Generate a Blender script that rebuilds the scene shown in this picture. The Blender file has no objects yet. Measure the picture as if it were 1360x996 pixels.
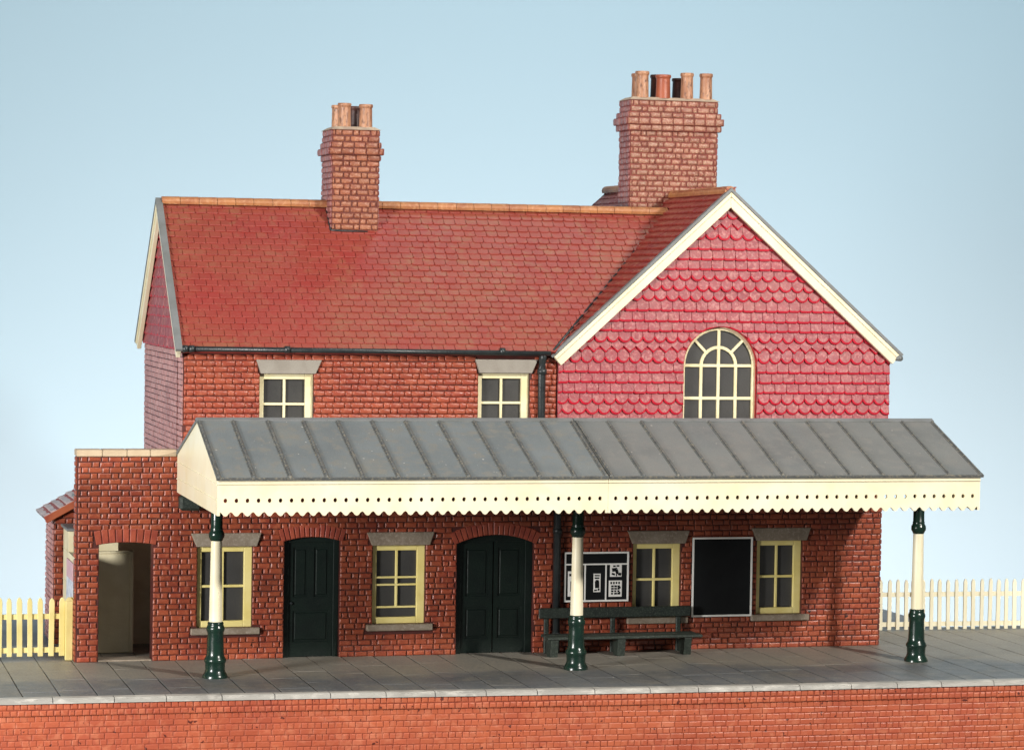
import bpy, math, random
from mathutils import Vector, Matrix
R = random.Random(7)
scene = bpy.context.scene
COL = scene.collection
PI = math.pi

# ------------------------------------------------------------------ colours and materials
def lin(r, g, b):
    f = lambda c: (c/255/12.92) if c/255 <= 0.04045 else ((c/255+0.055)/1.055)**2.4
    return (f(r), f(g), f(b), 1.0)

def mat(name, cols, rough=0.5, scale=6.0, island=0.0, bump=0.0, bscale=40.0, spec=0.5, grain=0.0, gscale=120.0,
        dirt=None, dirt_amt=0.0, dscale=1.3, rough_var=0.1, stretch=(1, 1, 1), fleck=None, fthr=0.70, fscale=22.0):
    """painted surface: two paint tones mixed by noise, tone shift per moulded piece, fine grain and patchy dirt"""
    m = bpy.data.materials.new(name); m.use_nodes = True
    nt = m.node_tree; N = nt.nodes; L = nt.links
    b = N['Principled BSDF']
    tc = N.new('ShaderNodeTexCoord'); mp = N.new('ShaderNodeMapping'); mp.inputs['Scale'].default_value = stretch
    L.new(tc.outputs['Object'], mp.inputs['Vector'])
    def noise(s, det=4, dist=0.0):
        n = N.new('ShaderNodeTexNoise'); n.inputs['Scale'].default_value = s
        n.inputs['Detail'].default_value = det; n.inputs['Distortion'].default_value = dist
        L.new(mp.outputs[0], n.inputs['Vector']); return n.outputs['Fac']
    def ramp(src, lo, hi):
        r = N.new('ShaderNodeMapRange'); r.inputs[1].default_value = lo; r.inputs[2].default_value = hi
        L.new(src, r.inputs[0]); return r.outputs[0]
    def mix(a, c, f, mode='MIX'):
        x = N.new('ShaderNodeMix'); x.data_type = 'RGBA'; x.blend_type = mode
        if isinstance(f, float): x.inputs['Factor'].default_value = f
        else: L.new(f, x.inputs['Factor'])
        for sock, v in (('A', a), ('B', c)):
            s = [i for i in x.inputs if i.name == sock and i.type == 'RGBA'][0]
            if isinstance(v, tuple): s.default_value = v
            else: L.new(v, s)
        return [o for o in x.outputs if o.type == 'RGBA'][0]
    def mul(src, k, add=0.0):
        x = N.new('ShaderNodeMath'); x.operation = 'MULTIPLY_ADD'
        L.new(src, x.inputs[0]); x.inputs[1].default_value = k; x.inputs[2].default_value = add
        return x.outputs[0]
    c = mix(cols[0], cols[1] if len(cols) > 1 else cols[0], ramp(noise(scale), 0.38, 0.64))
    if len(cols) > 2:                                   # drybrushed streaks
        c = mix(c, cols[2], ramp(noise(scale*5.5, 5, 0.4), 0.5, 0.66))
    if island > 0:
        g = N.new('ShaderNodeNewGeometry')
        hs = N.new('ShaderNodeHueSaturation'); L.new(c, hs.inputs['Color'])
        L.new(mul(g.outputs['Random Per Island'], 2*island, 1-island), hs.inputs['Value'])
        c = hs.outputs['Color']
    if dirt is not None:
        c = mix(c, dirt, mul(ramp(noise(dscale, 6, 0.5), 0.5, 0.72), dirt_amt))
    if grain > 0:
        gn = noise(gscale, 2)
        hs = N.new('ShaderNodeHueSaturation'); L.new(c, hs.inputs['Color'])
        L.new(mul(ramp(gn, 0.3, 0.7), 2*grain, 1-grain), hs.inputs['Value']); c = hs.outputs['Color']
    if fleck is not None:                               # small chips and specks
        c = mix(c, fleck, ramp(noise(fscale, 2, 0.2), fthr, fthr+.03))
    L.new(c, b.inputs['Base Color'])
    L.new(mul(noise(scale*3), 2*rough_var, rough-rough_var), b.inputs['Roughness'])
    b.inputs['Specular IOR Level'].default_value = spec
    if bump > 0:
        bp = N.new('ShaderNodeBump'); bp.inputs['Strength'].default_value = bump; bp.inputs['Distance'].default_value = 0.02
        L.new(noise(bscale, 4), bp.inputs['Height']); L.new(bp.outputs[0], b.inputs['Normal'])
    return m

M = {}
M['brick'] = mat('brick_paint', [lin(152, 76, 50), lin(138, 63, 45), lin(160, 86, 60)], 0.36, 2.2, spec=0.35, island=0.12, bump=0.25, bscale=30, dirt=lin(70, 40, 30), dirt_amt=0.35, grain=0.06, fleck=lin(46, 34, 30), fthr=.70, fscale=9)
M['brick_up'] = mat('upper_brick_paint', [lin(156, 76, 53), lin(144, 64, 47), lin(166, 90, 67)], 0.38, 2.2, island=0.08, bump=0.2, bscale=30, grain=0.05)
M['mortar'] = mat('brick_recess', [lin(86, 34, 27), lin(64, 30, 25)], 0.6, 5)
M['arch'] = mat('arch_brick', [lin(158, 76, 54), lin(138, 60, 46)], 0.42, 6, island=0.12, bump=0.2)
M['arch_gap'] = mat('arch_recess', [lin(100, 44, 30), lin(84, 36, 26)], 0.6, 5)
M['gwash'] = mat('side_brick_paint', [lin(186, 134, 128), lin(168, 112, 108), lin(196, 152, 146)], 0.45, 3, island=0.10, bump=0.2, dirt=lin(110, 60, 58), dirt_amt=0.3)  # pale pinkish light on left-facing brick, put into the base colour
M['gwash_gap'] = mat('side_brick_recess', [lin(92, 44, 44), lin(78, 36, 36)], 0.6, 5)
M['platbrick'] = mat('platform_brick', [lin(178, 92, 60), lin(168, 82, 56), lin(186, 106, 76)], 0.45, 1.3, island=0.06, bump=0.2, dirt=lin(140, 54, 36), dirt_amt=0.5, dscale=0.8, fleck=lin(88, 36, 26), fthr=.69, fscale=11)
M['platgap'] = mat('platform_brick_recess', [lin(160, 76, 48), lin(126, 54, 38)], 0.6, 4)
M['roof'] = mat('roof_tile_paint', [lin(144, 74, 56), lin(142, 60, 50), lin(144, 86, 64)], 0.34, 0.9, island=0.05, bump=0.2, bscale=24, dirt=lin(152, 40, 46), dirt_amt=0.5, dscale=0.45)
M['roofw'] = mat('wing_roof_paint', [lin(154, 74, 60), lin(140, 46, 48), lin(168, 108, 86)], 0.5, 2.2, spec=0.35, island=0.06, bump=0.2, dirt=lin(110, 56, 48), dirt_amt=0.4)
M['roof_gap'] = mat('roof_recess', [lin(144, 56, 46), lin(132, 48, 40)], 0.55, 3)
M['hung'] = mat('hung_tile_paint', [lin(148, 56, 62), lin(134, 38, 47), lin(168, 98, 94)], 0.5, 3.5, island=0.05, bump=0.3, bscale=26, grain=0.13, gscale=32, dirt=lin(150, 92, 82), dirt_amt=0.4, fleck=lin(120, 44, 46), fthr=.70, fscale=16)
M['hung_edge'] = mat('hung_tile_crimson', [lin(186, 14, 42), lin(172, 12, 38)], 0.45, 3)
M['ridge'] = mat('ridge_tile', [lin(174, 116, 70), lin(156, 96, 62), lin(182, 130, 90)], 0.5, 3, island=0.08, bump=0.2)
M['chim1'] = mat('small_chimney_brick', [lin(152, 94, 66), lin(136, 76, 54), lin(168, 114, 88)], 0.45, 4, island=0.12, bump=0.3, grain=0.08, gscale=50)
M['chim1_gap'] = mat('small_chimney_recess', [lin(112, 46, 34), lin(92, 40, 30)], 0.6, 5)
M['chim2'] = mat('big_chimney_brick', [lin(158, 108, 86), lin(138, 80, 62), lin(174, 136, 112)], 0.45, 5, island=0.12, bump=0.3, grain=0.1, gscale=50, dirt=lin(120, 84, 66), dirt_amt=0.4, dscale=2.5)
M['chim2_gap'] = mat('big_chimney_recess', [lin(134, 52, 40), lin(112, 44, 34)], 0.6, 5)
M['leanroof'] = mat('lean_to_tiles', [lin(172, 156, 154), lin(160, 140, 140), lin(182, 168, 166)], 0.42, 3, island=0.06, bump=0.2)  # whitish grazing sheen painted into the tile colour
M['verge'] = mat('verge_paint', [lin(160, 84, 52), lin(140, 64, 44)], 0.5, 3)
M['chims'] = mat('chimney_side_brick', [lin(158, 104, 98), lin(140, 84, 82), lin(170, 124, 118)], 0.45, 4, island=0.1, bump=0.2)  # pinker side faces: backdrop sheen put into the brick colour
M['flaunch'] = mat('chimney_mortar_cap', [lin(196, 176, 152), lin(170, 150, 132)], 0.8, 6, bump=0.4)
M['pot_buff'] = mat('buff_pot', [lin(186, 138, 106), lin(156, 106, 78), lin(116, 80, 62)], 0.45, 5, bump=0.3, stretch=(1, 1, .35))
M['pot_red'] = mat('terracotta_pot', [lin(168, 92, 64), lin(152, 80, 56)], 0.42, 5, bump=0.2)
M['pot_dark'] = mat('sooty_pot', [lin(84, 52, 46), lin(60, 40, 38)], 0.5, 5, bump=0.3)
M['soot'] = mat('soot', [lin(30, 24, 22)], 0.9, 5)
M['cream'] = mat('cream_paint', [lin(234, 226, 198), lin(231, 220, 186)], 0.38, 1.5, bump=0.06, bscale=12, dirt=lin(214, 196, 140), dirt_amt=0.25, dscale=1.8)
M['fencecream'] = mat('pale_fence_paint', [lin(244, 238, 212), lin(240, 232, 202)], 0.4, 2)
M['yellow'] = mat('yellow_cream_paint', [lin(234, 218, 152), lin(226, 208, 136)], 0.4, 2.5, bump=0.1, bscale=14, dirt=lin(196, 176, 96), dirt_amt=0.25, dscale=2.5)
M['wincream'] = mat('window_paint', [lin(238, 222, 150), lin(232, 214, 134)], 0.4, 3, bump=0.1, dirt=lin(196, 176, 92), dirt_amt=0.25, dscale=3)
M['upcream'] = mat('upper_window_paint', [lin(236, 226, 186), lin(232, 220, 174)], 0.4, 3, bump=0.1, dirt=lin(206, 186, 120), dirt_amt=0.2, dscale=3)
M['screen'] = mat('screen_paint', [lin(226, 216, 182), lin(216, 204, 168)], 0.5, 2.5, bump=0.15, dirt=lin(150, 140, 100), dirt_amt=0.3)
M['glass'] = mat('grey_glazing', [lin(66, 65, 63), lin(58, 57, 56)], 0.33, 2, bump=0.15, bscale=90, rough_var=0.06, grain=0.10, gscale=140)
M['green'] = mat('bottle_green_gloss', [lin(22, 46, 36), lin(18, 38, 32)], 0.24, 5, bump=0.12, bscale=16)
M['dgreen'] = mat('door_green', [lin(16, 28, 23), lin(13, 23, 20)], 0.45, 4, bump=0.15, spec=.3)
M['bench'] = mat('bench_green', [lin(34, 44, 37), lin(28, 36, 31), lin(62, 70, 62)], 0.6, 7, bump=0.4, bscale=60, grain=0.2, gscale=60)
M['pipe'] = mat('black_iron', [lin(44, 50, 50), lin(36, 40, 42)], 0.35, 6, bump=0.2)
M['stone'] = mat('lintel_stone', [lin(140, 128, 112), lin(128, 114, 98), lin(152, 140, 126)], 0.6, 4, bump=0.25, grain=0.06, dirt=lin(96, 84, 70), dirt_amt=0.3, dscale=2)
M['upstone'] = mat('upper_lintel_stone', [lin(150, 143, 132), lin(140, 132, 121)], 0.6, 4, bump=0.25, grain=0.06)
M['copestone'] = mat('parapet_coping', [lin(190, 170, 142), lin(176, 154, 126)], 0.6, 3, bump=0.25, island=0.06)
M['lead'] = mat('grey_lead', [lin(118, 120, 120), lin(106, 108, 106)], 0.5, 3, bump=0.2, grain=0.06)
M['zinc'] = mat('canopy_sheet_blue', [lin(112, 118, 119), lin(103, 109, 110), lin(117, 117, 112)], 0.6, 1.1, bump=0.25, bscale=50, grain=0.10, gscale=75, dirt=lin(132, 126, 110), dirt_amt=0.25, dscale=1.4, fleck=lin(186, 184, 176), fthr=.73, fscale=17)
M['zinc2'] = mat('canopy_sheet_brown', [lin(116, 117, 114), lin(106, 107, 105), lin(118, 117, 113)], 0.6, 1.1, bump=0.25, bscale=50, grain=0.10, gscale=75, dirt=lin(98, 106, 108), dirt_amt=0.6, dscale=0.6, fleck=lin(176, 170, 160), fthr=.74, fscale=17)
M['seam'] = mat('canopy_seam', [lin(92, 95, 94), lin(78, 80, 79), lin(128, 122, 108)], 0.55, 5, bump=0.3)
M['slab'] = mat('paving', [lin(101, 103, 104), lin(88, 91, 93), lin(108, 108, 105)], 0.48, 0.9, island=0.05, bump=0.35, bscale=40, grain=0.2, gscale=24, dirt=lin(134, 124, 106), dirt_amt=0.3, dscale=0.9, rough_var=0.12, fleck=lin(160, 154, 142), fthr=.70, fscale=20)
def warm_band(m, y0, y1, col, amt):
    nt = m.node_tree; N = nt.nodes; L = nt.links; b = N['Principled BSDF']
    src = b.inputs['Base Color'].links[0].from_socket
    tc = N.new('ShaderNodeTexCoord'); sx = N.new('ShaderNodeSeparateXYZ'); L.new(tc.outputs['Object'], sx.inputs[0])
    n1 = N.new('ShaderNodeTexNoise'); n1.inputs['Scale'].default_value = .8; n1.inputs['Detail'].default_value = 5; L.new(tc.outputs['Object'], n1.inputs['Vector'])
    n2 = N.new('ShaderNodeTexNoise'); n2.inputs['Scale'].default_value = 26; n2.inputs['Detail'].default_value = 3; L.new(tc.outputs['Object'], n2.inputs['Vector'])
    a = N.new('ShaderNodeMath'); a.operation = 'MULTIPLY_ADD'; L.new(n1.outputs['Fac'], a.inputs[0]); a.inputs[1].default_value = 2.2; L.new(sx.outputs['Y'], a.inputs[2])
    mr = N.new('ShaderNodeMapRange'); mr.interpolation_type = 'SMOOTHSTEP'; L.new(a.outputs[0], mr.inputs[0]); mr.inputs[1].default_value = y0; mr.inputs[2].default_value = y1
    g = N.new('ShaderNodeMapRange'); L.new(n2.outputs['Fac'], g.inputs[0]); g.inputs[1].default_value = .36; g.inputs[2].default_value = .62; g.inputs[3].default_value = .35; g.inputs[4].default_value = amt
    f = N.new('ShaderNodeMath'); f.operation = 'MULTIPLY'; L.new(mr.outputs[0], f.inputs[0]); L.new(g.outputs[0], f.inputs[1])
    x = N.new('ShaderNodeMix'); x.data_type = 'RGBA'; L.new(f.outputs[0], x.inputs[0]); L.new(src, x.inputs[6]); x.inputs[7].default_value = col
    L.new(x.outputs[2], b.inputs['Base Color'])
warm_band(M['slab'], -1.3, -.5, lin(142, 135, 121), .85)  # lighter, warmer speckled tone on the paving towards the building
M['slabgap'] = mat('paving_joint', [lin(74, 72, 68), lin(62, 60, 58), lin(130, 124, 112)], 0.8, 2.5)
M['coping'] = mat('edge_coping', [lin(166, 163, 155), lin(146, 143, 136), lin(186, 182, 173)], 0.5, 2, island=0.05, bump=0.25, dirt=lin(112, 106, 100), dirt_amt=0.5, dscale=3.2, stretch=(.35, 1, 1))
M['board'] = mat('grey_board', [lin(132, 138, 142), lin(122, 128, 132)], 0.7, 1.0, bump=0.15, grain=0.05)
M['black'] = mat('black_panel', [lin(22, 24, 25), lin(19, 20, 22)], 0.6, 3, spec=.2)
M['white'] = mat('white_print', [lin(240, 238, 232), lin(236, 234, 228)], 0.45, 5)
M['pink'] = mat('faded_pink_print', [lin(206, 170, 176), lin(196, 156, 166)], 0.5, 6)
M['bluewhite'] = mat('faded_blue_print', [lin(214, 218, 224), lin(170, 178, 196)], 0.5, 9)
M['dark_in'] = mat('dark_interior', [lin(40, 36, 32)], 0.9, 3)
M['sky'] = mat('blue_backdrop_paper', [lin(155, 189, 206), lin(156, 190, 207)], 0.95, 0.05, spec=0.0, rough_var=0.02)

# ------------------------------------------------------------------ mesh builder
class MB:
    def __init__(s): s.v = []; s.f = []; s.mi = []; s.sm = []
    def face(s, pts, mi=0, sm=False):
        n = len(s.v); s.v += [tuple(p) for p in pts]; s.f.append(tuple(range(n, n+len(pts)))); s.mi.append(mi); s.sm.append(sm)
    def add(s, verts, faces, mi=0, sm=False):
        n = len(s.v); s.v += [tuple(p) for p in verts]
        for k, f in enumerate(faces):
            s.f.append(tuple(n+i for i in f)); s.mi.append(mi[k] if isinstance(mi, list) else mi); s.sm.append(sm)
    def box(s, x0, x1, y0, y1, z0, z1, mi=0, bev=0.0):
        if bev > 0:
            b = min(bev, (x1-x0)*.45, (y1-y0)*.45, (z1-z0)*.45)
            vs = []; idx = {}
            for ax in range(3):
                for sx in (0, 1):
                    for sy in (0, 1):
                        for sz in (0, 1):
                            p = [x1 if sx else x0, y1 if sy else y0, z1 if sz else z0]
                            for k, sg in enumerate((sx, sy, sz)):
                                if k != ax: p[k] += -b if sg else b
                            idx[(ax, sx, sy, sz)] = len(vs); vs.append(p)
            fs = []
            for ax in range(3):
                o = [k for k in range(3) if k != ax]
                for sg in (0, 1):
                    ring = []
                    for (p, q) in ((0, 0), (1, 0), (1, 1), (0, 1)):
                        t = [0, 0, 0]; t[ax] = sg; t[o[0]] = p; t[o[1]] = q; ring.append(idx[(ax, *t)])
                    flip = (sg == 0) != (ax == 1)
                    fs.append(ring[::-1] if flip else ring)
            for ax in range(3):                      # edge along ax joins the faces of the two other axes
                o = [k for k in range(3) if k != ax]
                for p in (0, 1):
                    for q in (0, 1):
                        a = [0, 0, 0]; a[o[0]] = p; a[o[1]] = q; c = a[:]; c[ax] = 1
                        fs.append([idx[(o[0], *a)], idx[(o[0], *c)], idx[(o[1], *c)], idx[(o[1], *a)]])
            for sx in (0, 1):
                for sy in (0, 1):
                    for sz in (0, 1):
                        fs.append([idx[(0, sx, sy, sz)], idx[(1, sx, sy, sz)], idx[(2, sx, sy, sz)]])
            s.add(vs, fs, mi); return
        v = [(x0, y0, z0), (x1, y0, z0), (x1, y1, z0), (x0, y1, z0), (x0, y0, z1), (x1, y0, z1), (x1, y1, z1), (x0, y1, z1)]
        s.add(v, [(0, 3, 2, 1), (4, 5, 6, 7), (0, 1, 5, 4), (1, 2, 6, 5), (2, 3, 7, 6), (3, 0, 4, 7)], mi)
    def prism(s, poly, fn, d0, d1, mi=0, side_mi=None, sm=False):
        """poly: 2-D outline, fn(a, b, d) -> 3-D; d0 front, d1 back"""
        n = len(poly)
        v = [fn(a, b, d0) for a, b in poly] + [fn(a, b, d1) for a, b in poly]
        f = [tuple(range(n)), tuple(range(2*n-1, n-1, -1))] + [(i, n+i, n+(i+1) % n, (i+1) % n) for i in range(n)]
        s.add(v, f, [mi, mi] + [mi if side_mi is None else side_mi]*n, sm)
    def lathe(s, cx, cy, prof, seg=20, mi=0, cap=True):
        v = []; f = []
        for r, z in prof:
            for k in range(seg):
                a = 2*PI*k/seg; v.append((cx+r*math.cos(a), cy+r*math.sin(a), z))
        for i in range(len(prof)-1):
            for k in range(seg):
                k2 = (k+1) % seg; f.append((i*seg+k, i*seg+k2, (i+1)*seg+k2, (i+1)*seg+k))
        s.add(v, f, mi, True)
        if cap:
            n = len(prof)-1
            s.face([(cx+prof[n][0]*math.cos(2*PI*k/seg), cy+prof[n][0]*math.sin(2*PI*k/seg), prof[n][1]) for k in range(seg)], mi)
    def tube(s, pts, r, seg=10, mi=0):
        pts = [Vector(p) for p in pts]; v = []; f = []
        for i, p in enumerate(pts):
            d = (pts[min(i+1, len(pts)-1)]-pts[max(i-1, 0)]).normalized()
            a = d.cross(Vector((0.3, 0.2, 1))).normalized() if abs(d.z) < .95 else d.cross(Vector((1, .1, 0))).normalized()
            b = d.cross(a)
            for k in range(seg):
                t = 2*PI*k/seg; v.append(p+a*r*math.cos(t)+b*r*math.sin(t))
        for i in range(len(pts)-1):
            for k in range(seg):
                k2 = (k+1) % seg; f.append((i*seg+k, i*seg+k2, (i+1)*seg+k2, (i+1)*seg+k))
        f.append(tuple(range(seg-1, -1, -1))); f.append(tuple(range((len(pts)-1)*seg, len(pts)*seg)))
        s.add(v, f, mi, True)
    def pad(s, poly, fn, h, bev, mi=0, side_mi=None, sm=True):
        """a raised moulded piece on a sheet: convex 2-D outline, flank, slightly crowned top (pillow shaded)"""
        n = len(poly); cx = sum(p[0] for p in poly)/n; cy = sum(p[1] for p in poly)/n
        w = max(p[0] for p in poly)-min(p[0] for p in poly); t = max(p[1] for p in poly)-min(p[1] for p in poly)
        if w < 1e-4 or t < 1e-4: return
        kx = max(0.2, 1-2*bev/w); ky = max(0.2, 1-2*bev/t)
        top = [(cx+(a-cx)*kx, cy+(b-cy)*ky) for a, b in poly]
        v = [fn(a, b, -0.02) for a, b in poly]+[fn(a, b, h*0.62) for a, b in poly]+[fn(a, b, h) for a, b in top]
        f = [(i, (i+1) % n, n+(i+1) % n, n+i) for i in range(n)]
        f += [(n+i, n+(i+1) % n, 2*n+(i+1) % n, 2*n+i) for i in range(n)] + [tuple(range(2*n, 3*n))]
        sm_ = mi if side_mi is None else side_mi
        s.add(v, f, [sm_]*n+[mi]*n+[mi], sm)
    def build(s, name, mats, parent=None, fix=True, bevel=0.0):
        me = bpy.data.meshes.new(name)
        o_ = wloc(parent) if parent is not None else Vector((0, 0, 0))
        me.from_pydata([Vector(p)-o_ for p in s.v], [], s.f)
        for m in (mats if isinstance(mats, list) else [mats]): me.materials.append(m)
        me.polygons.foreach_set('material_index', s.mi)
        me.polygons.foreach_set('use_smooth', s.sm)
        me.update()
        if fix:
            import bmesh
            bm = bmesh.new(); bm.from_mesh(me); bmesh.ops.recalc_face_normals(bm, faces=bm.faces); bm.to_mesh(me); bm.free()
        o = bpy.data.objects.new(name, me); COL.objects.link(o)
        if parent is not None: o.parent = parent
        if bevel > 0:
            md = o.modifiers.new('edge_softening', 'BEVEL'); md.width = bevel; md.segments = 2; md.limit_method = 'ANGLE'
        return o

WLOC = {}
def wloc(o):
    while o is not None:
        if o.name in WLOC: return WLOC[o.name]
        o = o.parent
    return Vector((0, 0, 0))
def thing(name, label, cat, loc):
    o = bpy.data.objects.new(name, None); COL.objects.link(o); o.location = loc; o.empty_display_size = 0.2
    o['label'] = label; o['category'] = cat; WLOC[o.name] = Vector(loc); return o
def tag(o, label=None, cat=None, group=None, kind=None):
    for k, v in (('label', label), ('category', cat), ('group', group), ('kind', kind)):
        if v: o[k] = v
    return o

# ------------------------------------------------------------------ 2-D polygon helpers
def clip(poly, a, b, keep_left=True):
    out = []
    sgn = 1 if keep_left else -1
    d = lambda p: sgn*((b[0]-a[0])*(p[1]-a[1])-(b[1]-a[1])*(p[0]-a[0]))
    for i in range(len(poly)):
        p, q = poly[i], poly[(i+1) % len(poly)]; dp, dq = d(p), d(q)
        if dp >= 0: out.append(p)
        if dp*dq < 0:
            t = dp/(dp-dq); out.append((p[0]+(q[0]-p[0])*t, p[1]+(q[1]-p[1])*t))
    return out if len(out) > 2 else []
def area(poly):
    return 0.5*sum(poly[i][0]*poly[(i+1) % len(poly)][1]-poly[(i+1) % len(poly)][0]*poly[i][1] for i in range(len(poly)))
def subtract(poly, hole):
    """convex poly minus convex hole (counter-clockwise) -> convex pieces"""
    pieces = []; rest = poly
    for i in range(len(hole)):
        a, b = hole[i], hole[(i+1) % len(hole)]
        o = clip(rest, a, b, False)
        if o and abs(area(o)) > 2e-4: pieces.append(o)
        rest = clip(rest, a, b, True)
        if not rest: return [poly]
    return pieces

def rect_cells(mb, x0, x1, z0, z1, holes, fn, mi=0, depth=0.25, reveal_mi=None):
    """a wall sheet with rectangular openings and their reveals"""
    xs = sorted({x0, x1, *[min(max(h[k], x0), x1) for h in holes for k in (0, 1)]})
    zs = sorted({z0, z1, *[min(max(h[k], z0), z1) for h in holes for k in (2, 3)]})
    for i in range(len(xs)-1):
        for j in range(len(zs)-1):
            cx = (xs[i]+xs[i+1])/2; cz = (zs[j]+zs[j+1])/2
            if any(h[0] < cx < h[1] and h[2] < cz < h[3] for h in holes): continue
            mb.face([fn(xs[i], zs[j], 0), fn(xs[i+1], zs[j], 0), fn(xs[i+1], zs[j+1], 0), fn(xs[i], zs[j+1], 0)], mi)
    rm = mi if reveal_mi is None else reveal_mi
    for a, b, c, d in holes:
        for p, q in (((a, c), (a, d)), ((a, d), (b, d)), ((b, d), (b, c)), ((b, c), (a, c))):
            mb.face([fn(*p, 0), fn(*q, 0), fn(*q, -depth), fn(*p, -depth)], rm)

def bricks(mb, x0, x1, z0, z1, fn, course=0.0889, st=0.205, hd=0.108, holes=(), bond='flemish', h=0.023, gap=0.016, vgap=None, sm=False, bev=.017, mi=0, seed=1, skip=None):
    r = random.Random(seed); k = 0; z = z0
    while z < z1-0.02:
        top = min(z+course, z1); zc = (z+top)/2
        if bond == 'flemish': seq = [st, hd]; off = (0 if k % 2 == 0 else (st+hd)/2)
        elif bond == 'english': seq = [st] if k % 2 == 0 else [hd]; off = 0 if k % 2 == 0 else hd*.5
        else: seq = [st]; off = 0 if k % 2 == 0 else st/2
        x = x0-off-r.uniform(0, .012); i = 0
        cuts = [(a, b) for (a, b, c, d) in holes if c-0.012 < zc < d+0.0]
        dz = r.uniform(-.003, .003)
        while x < x1:
            L = seq[i % len(seq)]*r.uniform(.93, 1.07); i += 1
            iv = [(max(x, x0), min(x+L, x1))]
            for a, b in cuts:
                nv = []
                for p, q in iv:
                    if q <= a or p >= b: nv.append((p, q)); continue
                    if p < a: nv.append((p, a))
                    if q > b: nv.append((b, q))
                iv = nv
            for p, q in iv:
                if q-p < 0.035: continue
                g = gap/2*r.uniform(.7, 1.35)
                vg = g if vgap is None else vgap/2*r.uniform(.6, 1.4); a, b, c, d = p+vg, q-vg, z+g*.9+dz, top-g*.9+dz
                j = lambda: r.uniform(-.004, .004)
                if skip and skip((a+b)/2, zc): continue
                poly = [(a+j(), c+j()), (b+j(), c+j()), (b+j(), d+j()), (a+j(), d+j())]
                tl = r.uniform(-.003, .003); hh = h*r.uniform(.75, 1.25)
                mb.pad(poly, lambda u, v, w: fn(u, v, w), hh, bev, mi, None, sm)
            x += L
        z += course; k += 1

def voussoirs(mb, xa, xb, zs, rise, band, n, fn, h=0.03, mi=0, gap=0.006, splay=0.03):
    """segmental brick arch"""
    half = (xb-xa)/2; cx = (xa+xb)/2; rad = (half*half+rise*rise)/(2*rise); cz = zs+rise-rad
    t0 = math.atan2(zs-cz, half+splay)
    a0, a1 = PI-t0, t0
    for k in range(n):
        p = a0+(a1-a0)*k/n; q = a0+(a1-a0)*(k+1)/n
        e = gap/rad
        p -= e; q += e
        P = [(cx+rad*math.cos(t)*1, cz+rad*math.sin(t)) for t in (p, q)]
        ro = rad+band*R.uniform(.97, 1.03)
        Q = [(cx+ro*math.cos(t), cz+ro*math.sin(t)) for t in (q, p)]
        mb.pad(P+Q, fn, h*R.uniform(.9, 1.1), 0.012, mi, None, False)
    # ring behind the bricks
    seg = 14
    for k in range(seg):
        p = a0+(a1-a0)*k/seg; q = a0+(a1-a0)*(k+1)/seg
        pl = [(cx+rd*math.cos(t), cz+rd*math.sin(t)) for rd, t in ((rad, p), (rad, q), (rad+band, q), (rad+band, p))]
        mb.prism(pl, fn, h*0.45, -0.2, 1)

def tile_shape(kind, w, t):
    """outline of one hung tile, bottom edge shaped; (0,0) bottom left of its cell"""
    if kind == 'round':
        pts = [(w/2-math.cos(a)*w/2, t*.50-math.sin(a)*t*.54) for a in [PI*k/8 for k in range(9)]]
        return pts+[(w, t*1.25), (0, t*1.25)]
    if kind == 'soft':
        return [(0, t*.18), (w*.04, t*.07), (w*.15, 0), (w*.85, 0), (w*.96, t*.07), (w, t*.18), (w, t*1.25), (0, t*1.25)]
    if kind == 'point':
        return [(0, t*.62), (w*.45, t*.0), (w*.5, -t*.04), (w*.55, t*.0), (w, t*.62), (w, t*1.25), (0, t*1.25)]
    return [(0, t*.15), (w*.04, t*.05), (w*.14, 0), (w*.86, 0), (w*.96, t*.05), (w, t*.15), (w, t*1.25), (0, t*1.25)]

def emit_tile(mb, poly, fn, zb, t, lift, base=0.004, mi=0, smi=1, lip=.012, sx=.55):
    """one lapped tile: tilts out from its top to its bottom edge; the face is drybrushed, the edge is not"""
    hgt = lambda v: base+lift*(1-max(0, min(1, (v-zb)/(t*1.25))))
    n = len(poly)
    x0, x1 = min(p[0] for p in poly), max(p[0] for p in poly); cx = (x0+x1)/2; w = x1-x0
    if w < .012: return
    def inner(p):                                        # face outline: bottom edge drawn up by the lip, sides barely
        low = max(0.0, min(1.0, (zb+t*.62-p[1])/(t*.30)))
        return (cx+(p[0]-cx)*(1-(.001+lip*sx*low)/w*2), p[1]+lip*low)
    ins = [inner(p) for p in poly]
    v = [fn(a, b, -0.01) for a, b in poly]+[fn(a, b, hgt(b)-.010) for a, b in poly]+[fn(a, b, hgt(b)) for a, b in ins]
    f = [(i, (i+1) % n, n+(i+1) % n, n+i) for i in range(n)]+[(n+i, n+(i+1) % n, 2*n+(i+1) % n, 2*n+i) for i in range(n)]+[tuple(range(2*n, 3*n))]
    em = [mi if abs(poly[i][0]-poly[(i+1) % n][0]) < .12*abs(poly[i][1]-poly[(i+1) % n][1]) else smi for i in range(n)]
    mb.add(v, f, em+em+[mi])

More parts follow.
